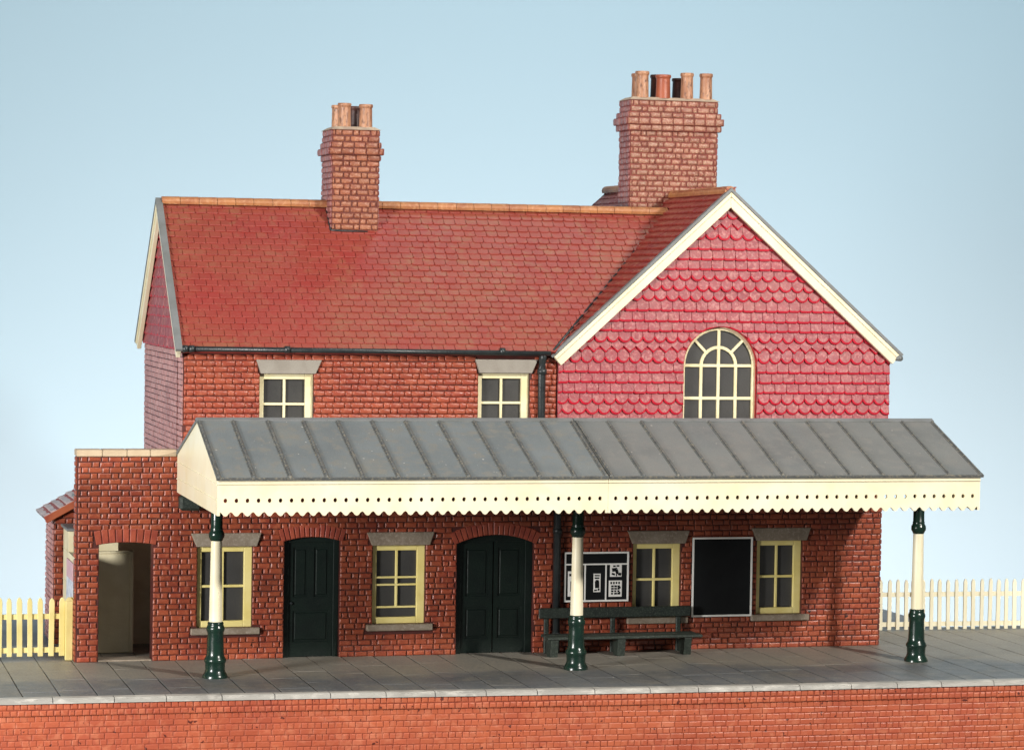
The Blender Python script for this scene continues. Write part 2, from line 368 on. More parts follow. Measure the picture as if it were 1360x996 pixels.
def tile_field(mb, u0, u1, v0, v1, fn, w, t, kinds=None, clips=(), hole=None, lift=0.03, seed=3, mi=0, smi=1, lip=.010):
    r = random.Random(seed); k = 0; v = v0
    while v < v1:
        kind = kinds(k) if kinds else 'flat'
        u = u0-(w/2 if k % 2 else 0)-w*.1; dv = r.uniform(-.006, .006)
        while u < u1:
            ww = w*r.uniform(.95, 1.05)
            g = .0012
            sh = [(u+g+p*(ww-2*g)/w, v+dv+q) for p, q in tile_shape(kind, w, t)]
            jz = r.uniform(-.004, .004); sh = [(p, q+jz) for p, q in sh]
            for a, b in clips:
                if sh: sh = clip(sh, a, b)
            if sh:
                parts = subtract(sh, hole) if hole else [sh]
                if len(parts) != 1 or parts[0] is not sh: parts = sorted((clip(sh, hole[i], hole[(i+1) % len(hole)], False) for i in range(len(hole))), key=lambda q: -abs(area(q)) if q else 0)[:1]; parts = [q for q in parts if q and abs(area(q)) > .003]
                bs = r.uniform(.0, .006); lf = lift*r.uniform(.85, 1.15)
                for pc in parts: emit_tile(mb, pc, fn, v, t, lf, bs+.002, mi, smi, lip, .2 if kind == 'flat' else .5)
            u += ww
        v += t; k += 1

# ------------------------------------------------------------------ frame of the building (metres; front wall on y = 0)
front = lambda a, b, d: (a, -d, b)                       # d = outwards from the front wall
bld = thing('station_building', 'red brick village station house with tiled roofs, two tall chimneys and a scalloped red gable', 'building', (6.7, 2.2, 0))

WINS = [(1.875, 2.745, .505, 1.775, 'sash'), (4.675, 5.535, .515, 1.765, 'open'), (9.01, 9.83, .55, 1.745, 'sash'), (11.15, 11.945, .56, 1.775, 'sash')]
UP = [(2.825, 3.685, 3.55, 4.48), (6.36, 7.215, 3.57, 4.51)]
DOOR1 = (3.25, 4.14, 0, 1.915); DOOR2 = (6.05, 7.325, 0, 1.92); DOORA = (.344, 1.18, 0, 1.86)

# lower and upper front wall of brick
mb = MB()
holes = [w[:4] for w in WINS]+UP+[DOOR1, DOOR2]
lowh = [h for h in holes if h[1] < 7.68]
rect_cells(mb, 1.5, 7.68, 0, 3.19, [h for h in lowh if h[3] < 3], front, 1, 0.2)
rect_cells(mb, 1.62, 7.68, 3.19, 4.86, [h for h in lowh if h[3] > 3], front, 1, 0.2)
rect_cells(mb, 7.68, 13.34, 0, 3.4, [h for h in holes if h[0] > 7.68], front, 1, 0.2)
LINT = []
lint_holes = []
for (a, b, c, d, *_) in WINS: lint_holes += [(a-.06, b+.06, d-.01, d+.215), (a-.1, b+.13, c-.115, c+.01)]
for (a, b, c, d) in UP: lint_holes += [(a-.02, b+.06, d-.01, d+.225)]
arch_holes = [(3.19, 4.22, 1.86, 2.07), (5.99, 7.40, 1.82, 2.06)]
bh = holes+lint_holes+arch_holes
bricks(mb, 0.01, 7.66, 0, 3.19, front, holes=bh+[DOORA, (.25, 1.22, 1.80, 2.03)], seed=11)
rect_cells(mb, 0, 1.5, 0, 3.19, [DOORA], front, 1, 0.26)
bricks(mb, -.25, 0, 0, 3.19, lambda a, b, d: (-d, -a, b), seed=32, st=.12)
mb.face([(0, 0, 0), (0, .26, 0), (0, .26, 3.19), (0, 0, 3.19)], 1)
mb.face([(0, .26, 0), (.344, .26, 0), (.344, .26, 3.19), (0, .26, 3.19)], 1)
mb.face([(1.18, .26, 0), (1.62, .26, 0), (1.62, .26, 3.19), (1.18, .26, 3.19)], 1)
mb.face([(.344, .26, 1.86), (1.18, .26, 1.86), (1.18, .26, 3.19), (.344, .26, 3.19)], 1)
bricks(mb, 1.63, 7.66, 3.3, 4.80, front, holes=bh, seed=13, course=.0925, vgap=.006, gap=.012, mi=2, sm=True, bev=.022)
bricks(mb, 7.66, 13.33, 0, 2.95, front, holes=bh, seed=12)
# right-hand return of the front wall, back wall and ends
bricks(mb, 0, 4.4, 0, 3.4, lambda a, b, d: (13.34+d, a, b), seed=5)
for q in ([(13.34, 0, 0), (13.34, 4.4, 0), (13.34, 4.4, 4.8), (13.34, 0, 4.8)], [(1.62, 4.46, 0), (13.34, 4.46, 0), (13.34, 4.46, 4.8), (1.62, 4.46, 4.8)]):
    mb.face(q, 1)
# dark rooms behind the openings
mb.face([(1.6, .5, 0), (13.3, .5, 0), (13.3, .5, 4.8), (1.6, .5, 4.8)], 1)
wall = mb.build('brick_wall', [M['brick'], M['mortar'], M['brick_up']], bld, fix=False)
tag(wall, 'red brick front wall with doors and windows')

# left end wall of the house, facing left
side = lambda a, b, d: (1.62-d, 4.46-a, b)
mb = MB()
mb.face([side(0, 0, 0), side(4.46, 0, 0), side(4.46, 4.9, 0), side(0, 4.9, 0)], 1)
bricks(mb, 0, 4.46, 2.6, 4.86, side, course=.0889, holes=(), seed=21, h=.014)
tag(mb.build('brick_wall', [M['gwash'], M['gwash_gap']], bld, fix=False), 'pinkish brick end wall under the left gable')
RZ, RY, EZ = 7.17, 2.23, 4.86                            # main roof ridge height, its depth, eaves height
mb = MB()
mb.face([side(0, EZ, .02), side(4.46, EZ, .02), side(2.23, RZ-.05, .02)], 1)
tile_field(mb, 0, 4.46, EZ-.02, RZ, lambda a, b, d: side(a, b, d+.02), .2, .16, clips=[((4.40, EZ), (2.23, RZ-.1)), ((2.23, RZ-.1), (.06, EZ))], seed=8, lift=.03, lip=.018)
mb.build('tile_hanging', [M['hung'], M['hung_edge']], bld, fix=False)

# coping and threshold of the yard's parapet wall
ann = wall
mb = MB()
x = -.02
for L in (.4, .38, .36, .42):
    mb.box(x+.003, min(x+L-.003, 1.53), -.05, .30, 3.19, 3.295, 0, .012); x += L
mb.build('coping', M['copestone'], ann)
mb = MB(); mb.box(DOORA[0]+.002, DOORA[1]-.002, -.012, .4, .004, .03, 0, .008); mb.build('threshold', M['stone'], ann)

# brick arches
for (a, b, zs, rise, band, n) in ((DOORA[0], DOORA[1], 1.825, .035, .22, 9), (DOOR1[0], DOOR1[1], 1.85, .065, .2, 13), (DOOR2[0], DOOR2[1], 1.78, .14, .2, 17)):
    mb = MB(); voussoirs(mb, a, b, zs, rise, band, n, front, h=.026, splay=.05)
    mb.build('brick_arch', [M['arch'], M['arch_gap']], bld, fix=False)

# windows
def window(a, b, c, d, style, stone, upper=False):
    mb = MB(); y0, y1 = .05, .12
    jl, jr, hd, bt = .075, .125, .085, .10
    mb.box(a, a+jl, y0, y1, c, d); mb.box(b-jr, b, y0, y1, c, d)
    mb.box(a+jl, b-jr, y0, y1, d-hd, d); mb.box(a+jl, b-jr, y0, y1, c, c+bt)
    ix0, ix1, iz0, iz1 = a+jl, b-jr, c+bt, d-hd
    xm = (ix0+ix1)/2; zm = (iz0+iz1)/2; g = .02; y2, y3 = .066, .11
    if style == 'open':
        zt = iz0+(iz1-iz0)*.595
        zb = iz0+(iz1-iz0)*.15
        mb.box(xm-g, xm+g, y2, y3, zb, iz1)
        for zz in (zt, iz0+(iz1-iz0)*.485, zb): mb.box(ix0, ix1, y2-.002, y3-.002, zz-g*.8, zz+g*.8)
    else:
        zz = zm if not upper else d-.085-.39
        mb.box(xm-g, xm+g, y2, y3, iz0, iz1); mb.box(ix0, ix1, y2-.002, y3-.002, zz-g, zz+g)
    w = mb.build('window', M['upcream'] if upper else M['wincream'], bld, bevel=.008)
    if style == 'open': tag(w, 'sash window with its lower sash raised')
    p = MB(); p.box(a+.02, b-.02, .112, .13, c+.02, d-.02); p.build('pane', M['glass'], w)
    p = MB()
    if upper:
        lx0, lx1, bx0, bx1, lz0, lz1 = a-.065, b+.12, a+.01, b+.02, d+.005, d+.225
    else:
        lx0, lx1, bx0, bx1, lz0, lz1 = a-.11, b+.13, a-.02, b+.06, d+.005, d+.215
    p.prism([(bx0, lz0), (bx1, lz0), (lx1, lz1), (lx0, lz1)], front, .065, -.1)
    p.build('lintel', stone, w, bevel=.01)
    if not upper:
        p = MB(); p.box(a-.1, b+.12, -.085, .06, c-.105, c-.002, 0, .012); p.build('sill', stone, w)
for w in WINS: window(*w, M['stone'])
for w in UP: window(*w, 'sash', M['upstone'], True)

# doors
def panelled(mb, x0, x1, z0, z1, y, panels, mi=0):
    rect_cells(mb, x0, x1, z0, z1, panels, lambda a, b, d: (a, y-d, b), mi, .02)
    for a, b, c, d in panels:
        mb.face([(a, y+.02, c), (b, y+.02, c), (b, y+.02, d), (a, y+.02, d)], mi)
        mb.box(a+.035, b-.035, y+.008, y+.03, c+.035, d-.035, mi, .01)
mb = MB(); fx = .09
mb.box(DOOR1[0], DOOR1[0]+fx, .06, .14, 0, 1.92); mb.box(DOOR1[1]-fx, DOOR1[1], .06, .14, 0, 1.92); mb.box(DOOR1[0]+fx, DOOR1[1]-fx, .062, .14, 1.82, 1.92)
d1 = mb.build('door', M['dgreen'], bld, bevel=.008); tag(d1, 'dark green single door with three panels')
mb = MB(); a, b = DOOR1[0]+fx, DOOR1[1]-fx; m_ = (a+b)/2
panelled(mb, a, b, .01, 1.82, .09, [(a+.07, m_-.05, .95, 1.74), (m_+.05, b-.06, .95, 1.74), (a+.07, b-.06, .24, .74)])
mb.build('door_leaf', M['dgreen'], d1, fix=False)
mb = MB(); mb.lathe(0, 0, [(.0, 0), (.022, .004), (.028, .02), (.015, .035)], 10)
for i, v in enumerate(mb.v): mb.v[i] = (a+.045+v[0], .09-v[2], .86+v[1])
mb.build('handle', M['pipe'], d1)
mb = MB()
mb.box(DOOR2[0], DOOR2[0]+.1, .06, .14, 0, 1.95); mb.box(DOOR2[1]-.12, DOOR2[1], .06, .14, 0, 1.95); mb.box(DOOR2[0]+.1, DOOR2[1]-.12, .062, .14, 1.80, 1.95)
d2 = mb.build('door', M['dgreen'], bld, bevel=.008); tag(d2, 'dark green double door under a wide arch')
a, b = DOOR2[0]+.1, DOOR2[1]-.12; m_ = (a+b)/2
for p, q in ((a, m_-.008), (m_+.008, b)):
    mb = MB(); panelled(mb, p, q, .01, 1.80, .09, [(p+.07, q-.07, .92, 1.70), (p+.07, q-.07, .24, .74)])
    mb.build('door_leaf', M['dgreen'], d2, fix=False)

# ---------------------------------------------------------------- gable of the cross wing
AX, AZ = 10.54, 7.46                                     # apex
FL, FR, FZ = 7.57, 13.58, 4.76                           # eaves feet
hung = lambda a, b, d: (a, -d-.03, b)
WCX, WR, WSZ = 10.44, .635, 4.655
arch_poly = [(WCX-WR, 3.2), (WCX+WR, 3.2)]+[(WCX+WR*math.cos(t), WSZ+WR*math.sin(t)) for t in [PI*k/20 for k in range(21)]]
mb = MB()
body = [(7.675, 3.3), (13.42, 3.3), (13.42, 4.86), (AX, AZ-.1), (7.675, 4.84)]
for pc in subtract(body, arch_poly): mb.face([hung(p[0], p[1], 0) for p in pc], 1)
n = len(arch_poly)
for i in range(n):
    p, q = arch_poly[i], arch_poly[(i+1) % n]
    mb.face([hung(*p, .02), hung(*q, .02), hung(*q, -.2), hung(*p, -.2)], 1)
mb.face([hung(13.42, 3.3, 0), hung(13.42, 4.86, 0), hung(13.42, 4.86, -.2), hung(13.42, 3.3, -.2)], 1)
def kinds(k):
    seq = ['flat', 'flat', 'flat', 'round', 'round', 'flat', 'flat', 'flat', 'round', 'point', 'round', 'flat', 'flat', 'flat', 'round', 'round', 'round', 'flat', 'flat', 'flat', 'round', 'point', 'round', 'round', 'round']
    return seq[min(k, len(seq)-1)]
tile_field(mb, 7.675, 13.42, 3.3575, AZ-.05, hung, .205, .1675, kinds=kinds,
           clips=[((13.42, 3.3), (13.42, 6)), ((13.58, 4.80), (AX, AZ-.06)), ((AX, AZ-.06), (7.5, 4.74)), ((7.675, 6), (7.675, 3.3))], hole=arch_poly, lift=.046, seed=44, lip=.031)
tag(mb.build('tile_hanging', [M['hung'], M['hung_edge']], bld, fix=False), 'pinkish red front gable hung with scalloped tiles')

# arched window
mb = MB(); yf, yb = .03, .09
def arcband(cx, cz, r0, r1, t0, t1, seg, y0, y1):
    for k in range(seg):
        p, q = t0+(t1-t0)*k/seg, t0+(t1-t0)*(k+1)/seg
        pl = [(cx+r*math.cos(t), cz+r*math.sin(t)) for r, t in ((r0, p), (r1, p), (r1, q), (r0, q))]
        mb.prism(pl, lambda a, b, d: (a, d, b), y0, y1)
arcband(WCX, WSZ, WR-.055, WR, 0, PI, 20, yf, yb)
mb.box(WCX-WR, WCX-WR+.05, yf, yb, 3.3, WSZ); mb.box(WCX+WR-.06, WCX+WR, yf, yb, 3.3, WSZ)
arcband(WCX, WSZ, .275, .325, 0, PI, 14, yf+.012, yb)
for xx in (WCX-.30, WCX, WCX+.30):
    mb.box(xx-.024, xx+.024, yf+.010, yb, 3.3, WSZ+(WR-.03 if xx == WCX else 0))
for zz in (WSZ, WSZ-.535, 3.58): mb.box(WCX-WR+.05, WCX+WR-.06, yf+.008, yb-.002, zz-.024, zz+.024)
for t in (PI*.25, PI*.75):
    c, s_ = math.cos(t), math.sin(t)
    pl = [(WCX+c*r-s_*o, WSZ+s_*r+c*o) for r, o in ((.31, -.022), (WR-.03, -.022), (WR-.03, .022), (.31, .022))]
    mb.prism(pl, lambda a, b, d: (a, d, b), yf+.012, yb)
aw = mb.build('arched_window', M['upcream'], bld, bevel=.006)
mb = MB(); mb.face([(p[0], .075, p[1]) for p in arch_poly]); mb.face([(p[0], .1, p[1]) for p in reversed(arch_poly)]); mb.build('pane', M['glass'], aw)

# ---------------------------------------------------------------- roofs
EY = -.19
def slope_fn(o, u, v):
    o, u, v = Vector(o), Vector(u).normalized(), Vector(v).normalized(); nn = u.cross(v).normalized()
    if nn.z < 0: nn = -nn
    return lambda a, b, d: o+u*a+v*b+nn*d
vm = Vector((0, RY-EY, RZ-EZ)); LM = vm.length
mb = MB()
fm = slope_fn((1.52, EY, EZ), (1, 0, 0), vm)
VB = FL-1.52+.02; VT = AX-(AZ+.03-RZ)*(AX-FL)/(AZ-FZ)-1.52+.03     # where the valley crosses the eaves and the ridge
mb.face([fm(0, 0, 0), fm(VB, 0, 0), fm(VT, LM, 0), fm(0, LM, 0)], 1)
mb.face([fm(0, 0, -.08), fm(VB, 0, -.08), fm(VB, 0, 0), fm(0, 0, 0)], 1)
tile_field(mb, .02, 9.0, 0, LM-.05, fm, .19, .1405, kinds=lambda k: 'soft', lift=.025, lip=.009, seed=51, clips=[((0.0, 10), (0.0, -1)), ((VB, 0), (VT, LM))])
fb = slope_fn((1.52, 2*RY-EY, EZ), (1, 0, 0), Vector((0, -(RY-EY), RZ-EZ)))
mb.face([fb(0, 0, 0), fb(VB, 0, 0), fb(VT, LM, 0), fb(0, LM, 0)], 1)
mb.face([(1.55, EY+.05, EZ-.06), (FL, EY+.05, EZ-.06), (VT+1.4, RY, RZ-.12), (1.55, RY, RZ-.12)], 1)
roof = mb.build('roof', [M['roof'], M['roof_gap']], bld, fix=False)
def ridge(pts, r, seglen, parent):
    mb = MB(); a, b = Vector(pts[0]), Vector(pts[1]); d = (b-a).normalized(); L = (b-a).length; s_ = Vector((0, 0, 1)).cross(d)
    k = 0; t = 0
    while t < L-.02:
        t2 = min(L, t+seglen*R.uniform(.96, 1.04)); v = []; f = []
        for e, tt in enumerate((t+.004, t2-.004)):
            rr = r*(1.0 if e else .96)
            for i in range(9):
                an = -.5+(PI+1.0)*i/8
                v.append(a+d*tt+s_*math.cos(an)*rr*1.15+Vector((0, 0, math.sin(an)*rr)))
        for i in range(8): f.append((i, i+1, 9+i+1, 9+i))
        f += [tuple(range(9)), tuple(range(17, 8, -1))]
        mb.add(v, f, 0, False); t = t2; k += 1
    return mb.build('ridge_tiles', M['ridge'], parent)
ridge(((1.56, RY, RZ+.03), (10.22, RY, RZ+.03)), .085, .31, roof)

wl = Vector((AX-FL, 0, AZ-FZ)); LW = wl.length
GY = -.13; BY = 6.75
mb = MB()
fl = slope_fn((FL, GY, FZ+.03), (0, 1, 0), wl)
mb.face([fl(0, 0, 0), fl(BY-GY, 0, 0), fl(BY-GY, LW, 0), fl(0, LW, 0)], 1)
tile_field(mb, .03, BY-GY, 0, LW-.04, fl, .2, .152, lift=.05, lip=.014, seed=61, clips=[((0.02, 10), (0.02, -1)), ((BY-GY, -1), (BY-GY, 10))])
wr_ = Vector((-(FR-AX), 0, AZ-FZ-.04)); LR = wr_.length
fr = slope_fn((FR, GY, FZ+.07), (0, 1, 0), wr_)
mb.face([fr(0, 0, 0), fr(BY-GY, 0, 0), fr(BY-GY, LR, 0), fr(0, LR, 0)], 1)
tile_field(mb, .03, BY-GY, 0, LR-.04, fr, .2, .152, lift=.05, lip=.014, seed=62, clips=[((0.02, 10), (0.02, -1)), ((BY-GY, -1), (BY-GY, 10))])
mb.face([(FL+.1, BY, FZ), (FR-.1, BY, FZ), (AX, BY, AZ)], 1)
mb.face([(FL+.1, BY-.1, 0), (13.34, BY-.1, 0), (13.34, BY-.1, FZ), (FL+.1, BY-.1, FZ)], 1)
RB = .17
flb = slope_fn((FL, 3.3, FZ+.03+RB), (0, 1, 0), wl); frb = slope_fn((FR, 3.3, FZ+.07+RB), (0, 1, 0), wr_)
for fq, LQ in ((flb, LW), (frb, LR)):
    mb.face([fq(0, 0, 0), fq(BY-3.3, 0, 0), fq(BY-3.3, LQ, 0), fq(0, LQ, 0)], 1)
    tile_field(mb, .0, BY-3.3, 0, LQ-.04, fq, .2, .152, lift=.022, lip=.01, seed=63, clips=[((0, 10), (0, -1)), ((BY-3.3, -1), (BY-3.3, 10))])
mb.face([(FL+.1, BY, FZ), (FR-.1, BY, FZ), (AX, BY, AZ+RB)], 1)
wroof = mb.build('roof', [M['roofw'], M['roof_gap']], bld, fix=False)
tag(wroof, 'steep roof of the front gabled wing')
ridge(((AX, GY+.03, AZ+.05), (AX, 3.2, AZ+.05)), .085, .42, wroof)
ridge(((AX, 3.32, AZ+RB+.05), (AX, BY+.02, AZ+RB+.06)), .09, .42, wroof)
mb = MB(); mb.tube([(AX, BY+.02, AZ+RB+.02), (AX-.9, BY+.02, AZ+RB+.02-.9*(AZ-FZ)/(AX-FL))], .022, 6); mb.build('verge_strip', M['pipe'], wroof)

# bargeboards with grey verge strip
def barge(fn, pa, pb, width, thick, label=None, side_sign=1):
    """fn(a, b, d): 2-D point on the gable plane, d outwards; the board hangs below the line pa -> pb"""
    a, b = Vector(pa), Vector(pb); d = (b-a).normalized(); nrm = Vector((-d.y, d.x))
    if nrm.y > 0: nrm = -nrm
    cut = lambda p, o: p+nrm*o
    # plumb cut at the apex
    def at_apex(o): 
        q = b+nrm*o; t = (b.x-q.x)/d.x; return q+d*t
    mb = MB(); pl = [a+nrm*.0, at_apex(0), at_apex(width), a+nrm*width]
    mb.prism([tuple(p) for p in pl], fn, 0, -thick)
    mb.prism([tuple(p) for p in (a+nrm*.002-d*0, at_apex(.002), at_apex(width*.32), a+nrm*width*.32)], fn, .018, 0)
    o = mb.build('bargeboard', M['cream'], bld, bevel=.008)
    if label: tag(o, label)
    mb = MB(); pl = [a-d*.03-nrm*.05, at_apex(-.05), at_apex(-.004), a-d*.03-nrm*.004]
    mb.prism([tuple(p) for p in pl], fn, .025, -thick-.012); mb.build('verge_strip', M['lead'], o)
gfn = lambda a, b, d: (a, -.14-d, b)
barge(gfn, (FL+.005, FZ+.03), (AX, AZ+.035), .19, .07, 'left slope of the front gable')
barge(gfn, (FR-.02, FZ+.09), (AX, AZ+.035), .19, .07, 'right slope of the front gable')
sfn = lambda a, b, d: (1.49-d, a, b)
barge(sfn, (EY-.02, EZ-.01), (RY, RZ+.02), .17, .07)
barge(sfn, (2*RY-EY, EZ-.01), (RY, RZ+.02), .17, .07)
# roof end disc at the right foot
mb = MB(); mb.tube([(FR-.035, -.20, FZ+.045), (FR-.035, 4.2, FZ+.045)], .05, 12); mb.build('gutter', M['lead'], bld)

# valley, gutter, pipes
mb = MB()
pv = [Vector((FL-.02, EY+.0, EZ+.025)), Vector((AX-(AZ+.03-RZ)*(AX-FL)/(AZ-FZ), RY, RZ-.01))]
pts = [pv[0].lerp(pv[1], t/6) for t in range(7)]
mb.tube(pts, .02, 6); mb.build('valley_flashing', M['pipe'], roof)
mb = MB(); mb.tube([(1.60, -.20, EZ+.01), (7.5, -.20, EZ-.02)], .042, 10)
for xx in (1.62, 1.72, 3.22, 6.7): mb.tube([(xx-.04, -.20, EZ+.008), (xx+.04, -.20, EZ+.008)], .058, 10)
mb.build('gutter', M['pipe'], bld)
mb = MB(); mb.tube([(7.395, -.17, EZ-.02), (7.395, -.1, EZ-.12), (7.395, -.085, 4.6), (7.395, -.085, 3.3), (7.69, -.085, 2.9), (7.70, -.085, .02)], .062, 12)
for zz in (4.55, 3.5, 1.98, .3): mb.lathe(7.395 if zz > 3 else 7.70, -.085, [(.062, zz-.05), (.078, zz-.05), (.078, zz+.03), (.062, zz+.04)], 14)
mb.build('downpipe', M['pipe'], bld)

# ---------------------------------------------------------------- chimneys
def flashing(pts, parent):
    mb = MB(); mb.tube(pts, .018, 6); mb.build('flashing', M['pipe'], parent)
def chimney(x0, x1, y0, y1, zb, layers, shaft_top, ztop, bm_, gapm, pots, course, label):
    mb = MB()
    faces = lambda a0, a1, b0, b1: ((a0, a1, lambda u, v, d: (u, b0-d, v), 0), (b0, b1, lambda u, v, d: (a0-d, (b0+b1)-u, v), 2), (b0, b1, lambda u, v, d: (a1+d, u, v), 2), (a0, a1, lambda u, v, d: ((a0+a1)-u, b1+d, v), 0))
    def ring(o, z0, z1, sd, c, bond='flemish'):
        a0, a1, b0, b1 = x0-o, x1+o, y0-o, y1+o
        mb.box(a0, a1, b0, b1, z0, z1, 1)
        for i, (p, q, fn, mi) in enumerate(faces(a0, a1, b0, b1)):
            bricks(mb, p, q, z0, z1, fn, course=c, seed=sd+i, h=.02, mi=mi, bond=bond, st=.2, hd=.1, gap=.02, sm=True, bev=.018)
    nc = max(1, round((shaft_top-zb)/course)); ring(0, zb, shaft_top, 70, (shaft_top-zb)/nc)
    for i, (o, z0, z1, c, bd) in enumerate(layers): ring(o, z0, z1, 80+i*7, c, bd)
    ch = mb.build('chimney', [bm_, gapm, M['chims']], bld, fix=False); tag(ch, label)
    mb = MB(); e = .03
    v = [(x0-e, y0-e, ztop), (x1+e, y0-e, ztop), (x1+e, y1+e, ztop), (x0-e, y1+e, ztop), (x0+.06, y0+.08, ztop+.055), (x1-.06, y0+.08, ztop+.055), (x1-.06, y1-.08, ztop+.055), (x0+.06, y1-.08, ztop+.055)]
    mb.add(v, [(0, 3, 2, 1), (0, 1, 5, 4), (1, 2, 6, 5), (2, 3, 7, 6), (3, 0, 4, 7), (4, 5, 6, 7)])
    mb.build('mortar_cap', M['flaunch'], ch)
    for (px, py, r, h, m_) in pots:
        r *= 1.12
        mb = MB(); z = ztop+.04; hh = h
        mb.lathe(px, py, [(r*1.0, z), (r*.97, z+hh*.3), (r*.93, z+hh*.8), (r*.95, z+hh*.86), (r*1.04, z+hh*.88), (r*1.06, z+hh*.95), (r*1.0, z+hh), (r*.74, z+hh), (r*.72, z+hh*.8)], 18)
        mb.face([(px+r*.72*math.cos(2*PI*k/18), py+r*.72*math.sin(2*PI*k/18), z+hh*.8) for k in range(18)], 1)
        mb.build('chimney_pot', [M[m_], M['soot']], ch)
chimney(4.30, 5.08, 1.80, 2.62, 6.5, [(.02, 7.92, 8.02, .10, 'stretch'), (.065, 8.02, 8.13, .11, 'stretch'), (.025, 8.13, 8.23, .10, 'stretch'), (0, 8.23, 8.43, .10, 'flemish')], 7.92, 8.43,
        M['chim1'], M['chim1_gap'], [(4.53, 1.98, .098, .40, 'pot_buff'), (4.89, 1.98, .10, .39, 'pot_buff'), (4.51, 2.42, .095, .39, 'pot_buff'), (4.80, 2.42, .095, .38, 'pot_dark')], .0945, 'orange brick chimney with four pots')
chimney(9.745, 11.33, 2.85, 3.47, 6.6, [(.05, 8.62, 8.725, .105, 'stretch'), (.085, 8.725, 8.845, .12, 'stretch'), (.045, 8.845, 8.94, .095, 'stretch'), (0, 8.94, 9.15, .105, 'flemish')], 8.62, 9.15,
        M['chim2'], M['chim2_gap'], [(9.99, 3.0, .105, .46, 'pot_buff'), (10.375, 3.0, .115, .41, 'pot_red'), (10.81, 3.0, .10, .455, 'pot_buff'), (11.16, 3.0, .10, .455, 'pot_buff'),
        (10.01, 3.30, .10, .44, 'pot_buff'), (10.36, 3.30, .105, .43, 'pot_dark'), (10.76, 3.30, .105, .38, 'pot_dark')], .0955, 'broad pale brick chimney with seven pots')

sz = lambda y: EZ+(RZ-EZ)/(RY-EY)*(y-EY)
flashing([(4.285, 2.24, sz(2.24)+.0), (4.285, 1.78, sz(1.78)+.035), (4.4, 1.775, sz(1.78)+.03), (4.9, 1.775, sz(1.78)+.02)], roof)
# ---------------------------------------------------------------- outhouse, cream yard screen
OX0, OY0, OY1 = -.13, 2.2, 3.35
mb = MB()
of = lambda a, b, d: (a, OY0-d, b)
ol = lambda a, b, d: (OX0-d, OY1-a, b)
mb.face([of(OX0, 0, 0), of(1.6, 0, 0), of(1.6, 2.9, 0), of(.4, 2.35, 0), of(OX0, 2.07, 0)], 1)
bricks(mb, OX0, 1.0, 0, 2.42, of, seed=91, skip=lambda x, z: z > 2.05+(x-OX0)*.55)
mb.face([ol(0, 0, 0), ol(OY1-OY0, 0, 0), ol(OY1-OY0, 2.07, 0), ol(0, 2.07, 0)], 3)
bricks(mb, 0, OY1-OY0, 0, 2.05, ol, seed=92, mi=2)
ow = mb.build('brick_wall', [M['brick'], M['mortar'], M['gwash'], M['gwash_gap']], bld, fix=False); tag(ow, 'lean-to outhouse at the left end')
mb = MB(); ov = Vector((1.0, 0, .55)); fo = slope_fn((OX0-.17, OY0-.10, 2.06), (0, 1, 0), ov)
LO = 2.0; DO = OY1-OY0+.15
mb.face([fo(0, 0, .02), fo(DO, 0, .02), fo(DO, LO, .02), fo(0, LO, .02)], 1)
mb.face([fo(0, 0, -.03), fo(DO, 0, -.03), fo(DO, 0, .03), fo(0, 0, .03)], 0)
tile_field(mb, 0, DO, 0, LO, fo, .17, .14, lift=.035, seed=95, mi=0, smi=0, clips=[((0, 10), (0, -1)), ((DO, -1), (DO, 10))])
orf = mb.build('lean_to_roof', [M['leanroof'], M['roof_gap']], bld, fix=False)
mb = MB(); mb.prism([(0, -.10), (LO, -.10), (LO, .012), (0, .012)], lambda a, b, d: fo(d, a, b), -.02, .035)
mb.build('verge_board', M['verge'], orf, bevel=.01)
# cream screens of the yard: tall part behind, lower part in front, a partition seen through the doorway
mb = MB()
mb.box(.0, .08, 1.15, 1.95, 0, 1.93, 0); mb.box(.002, .08, .265, 1.15, 0, 1.60, 0)
mb.box(.08, .6, 1.75, 1.83, 0, 1.92, 0)
mb.box(.35, 1.6, 2.0, 2.08, 0, 2.35, 0)
for z in (0.55, 1.1, 1.6): mb.box(-.008, .0, .27, 1.95, z-.006, z+.006, 0)
sc = mb.build('yard_screen', M['screen'], bld, bevel=.012); tag(sc, 'cream boarded screen of the small yard')
mb = MB(); mb.box(.08, 1.0, .98, 1.06, 0.004, 1.585, 0, .012); mb.box(.94, 1.01, .96, 1.08, 0.004, 1.62, 0, .01); mb.box(.08, 1.01, .965, 1.075, 1.585, 1.62, 0, .008)
mb.build('yard_partition', M['screen'], bld)
mb = MB(); mb.box(.08, 1.58, .28, 1.55, 2.45, 2.5, 0, .01); mb.build('yard_roof', M['lead'], bld)  # added slab, unseen behind the parapet, to shade the yard doorway
mb = MB(); mb.box(.08, .80, 1.22, 1.75, .0, 1.93, 0, .01); pv_ = mb.build('privy', M['screen'], bld)
mb = MB(); mb.box(-.04, .92, 1.10, 2.0, 1.932, 1.975, 0, .01); mb.build('privy_roof', M['lead'], pv_)
# poster on the outside of the screen
po = thing('poster', 'faded pink and pale blue poster on the cream yard screen', 'poster', (-.01, .8, .8))
mb = MB(); mb.box(-.020, -.009, .36, 1.25, 1.22, 1.50); mb.build('pink_panel', M['pink'], po)
mb = MB(); mb.box(-.020, -.009, .36, 1.25, .80, 1.218); mb.build('pale_panel', M['bluewhite'], po)

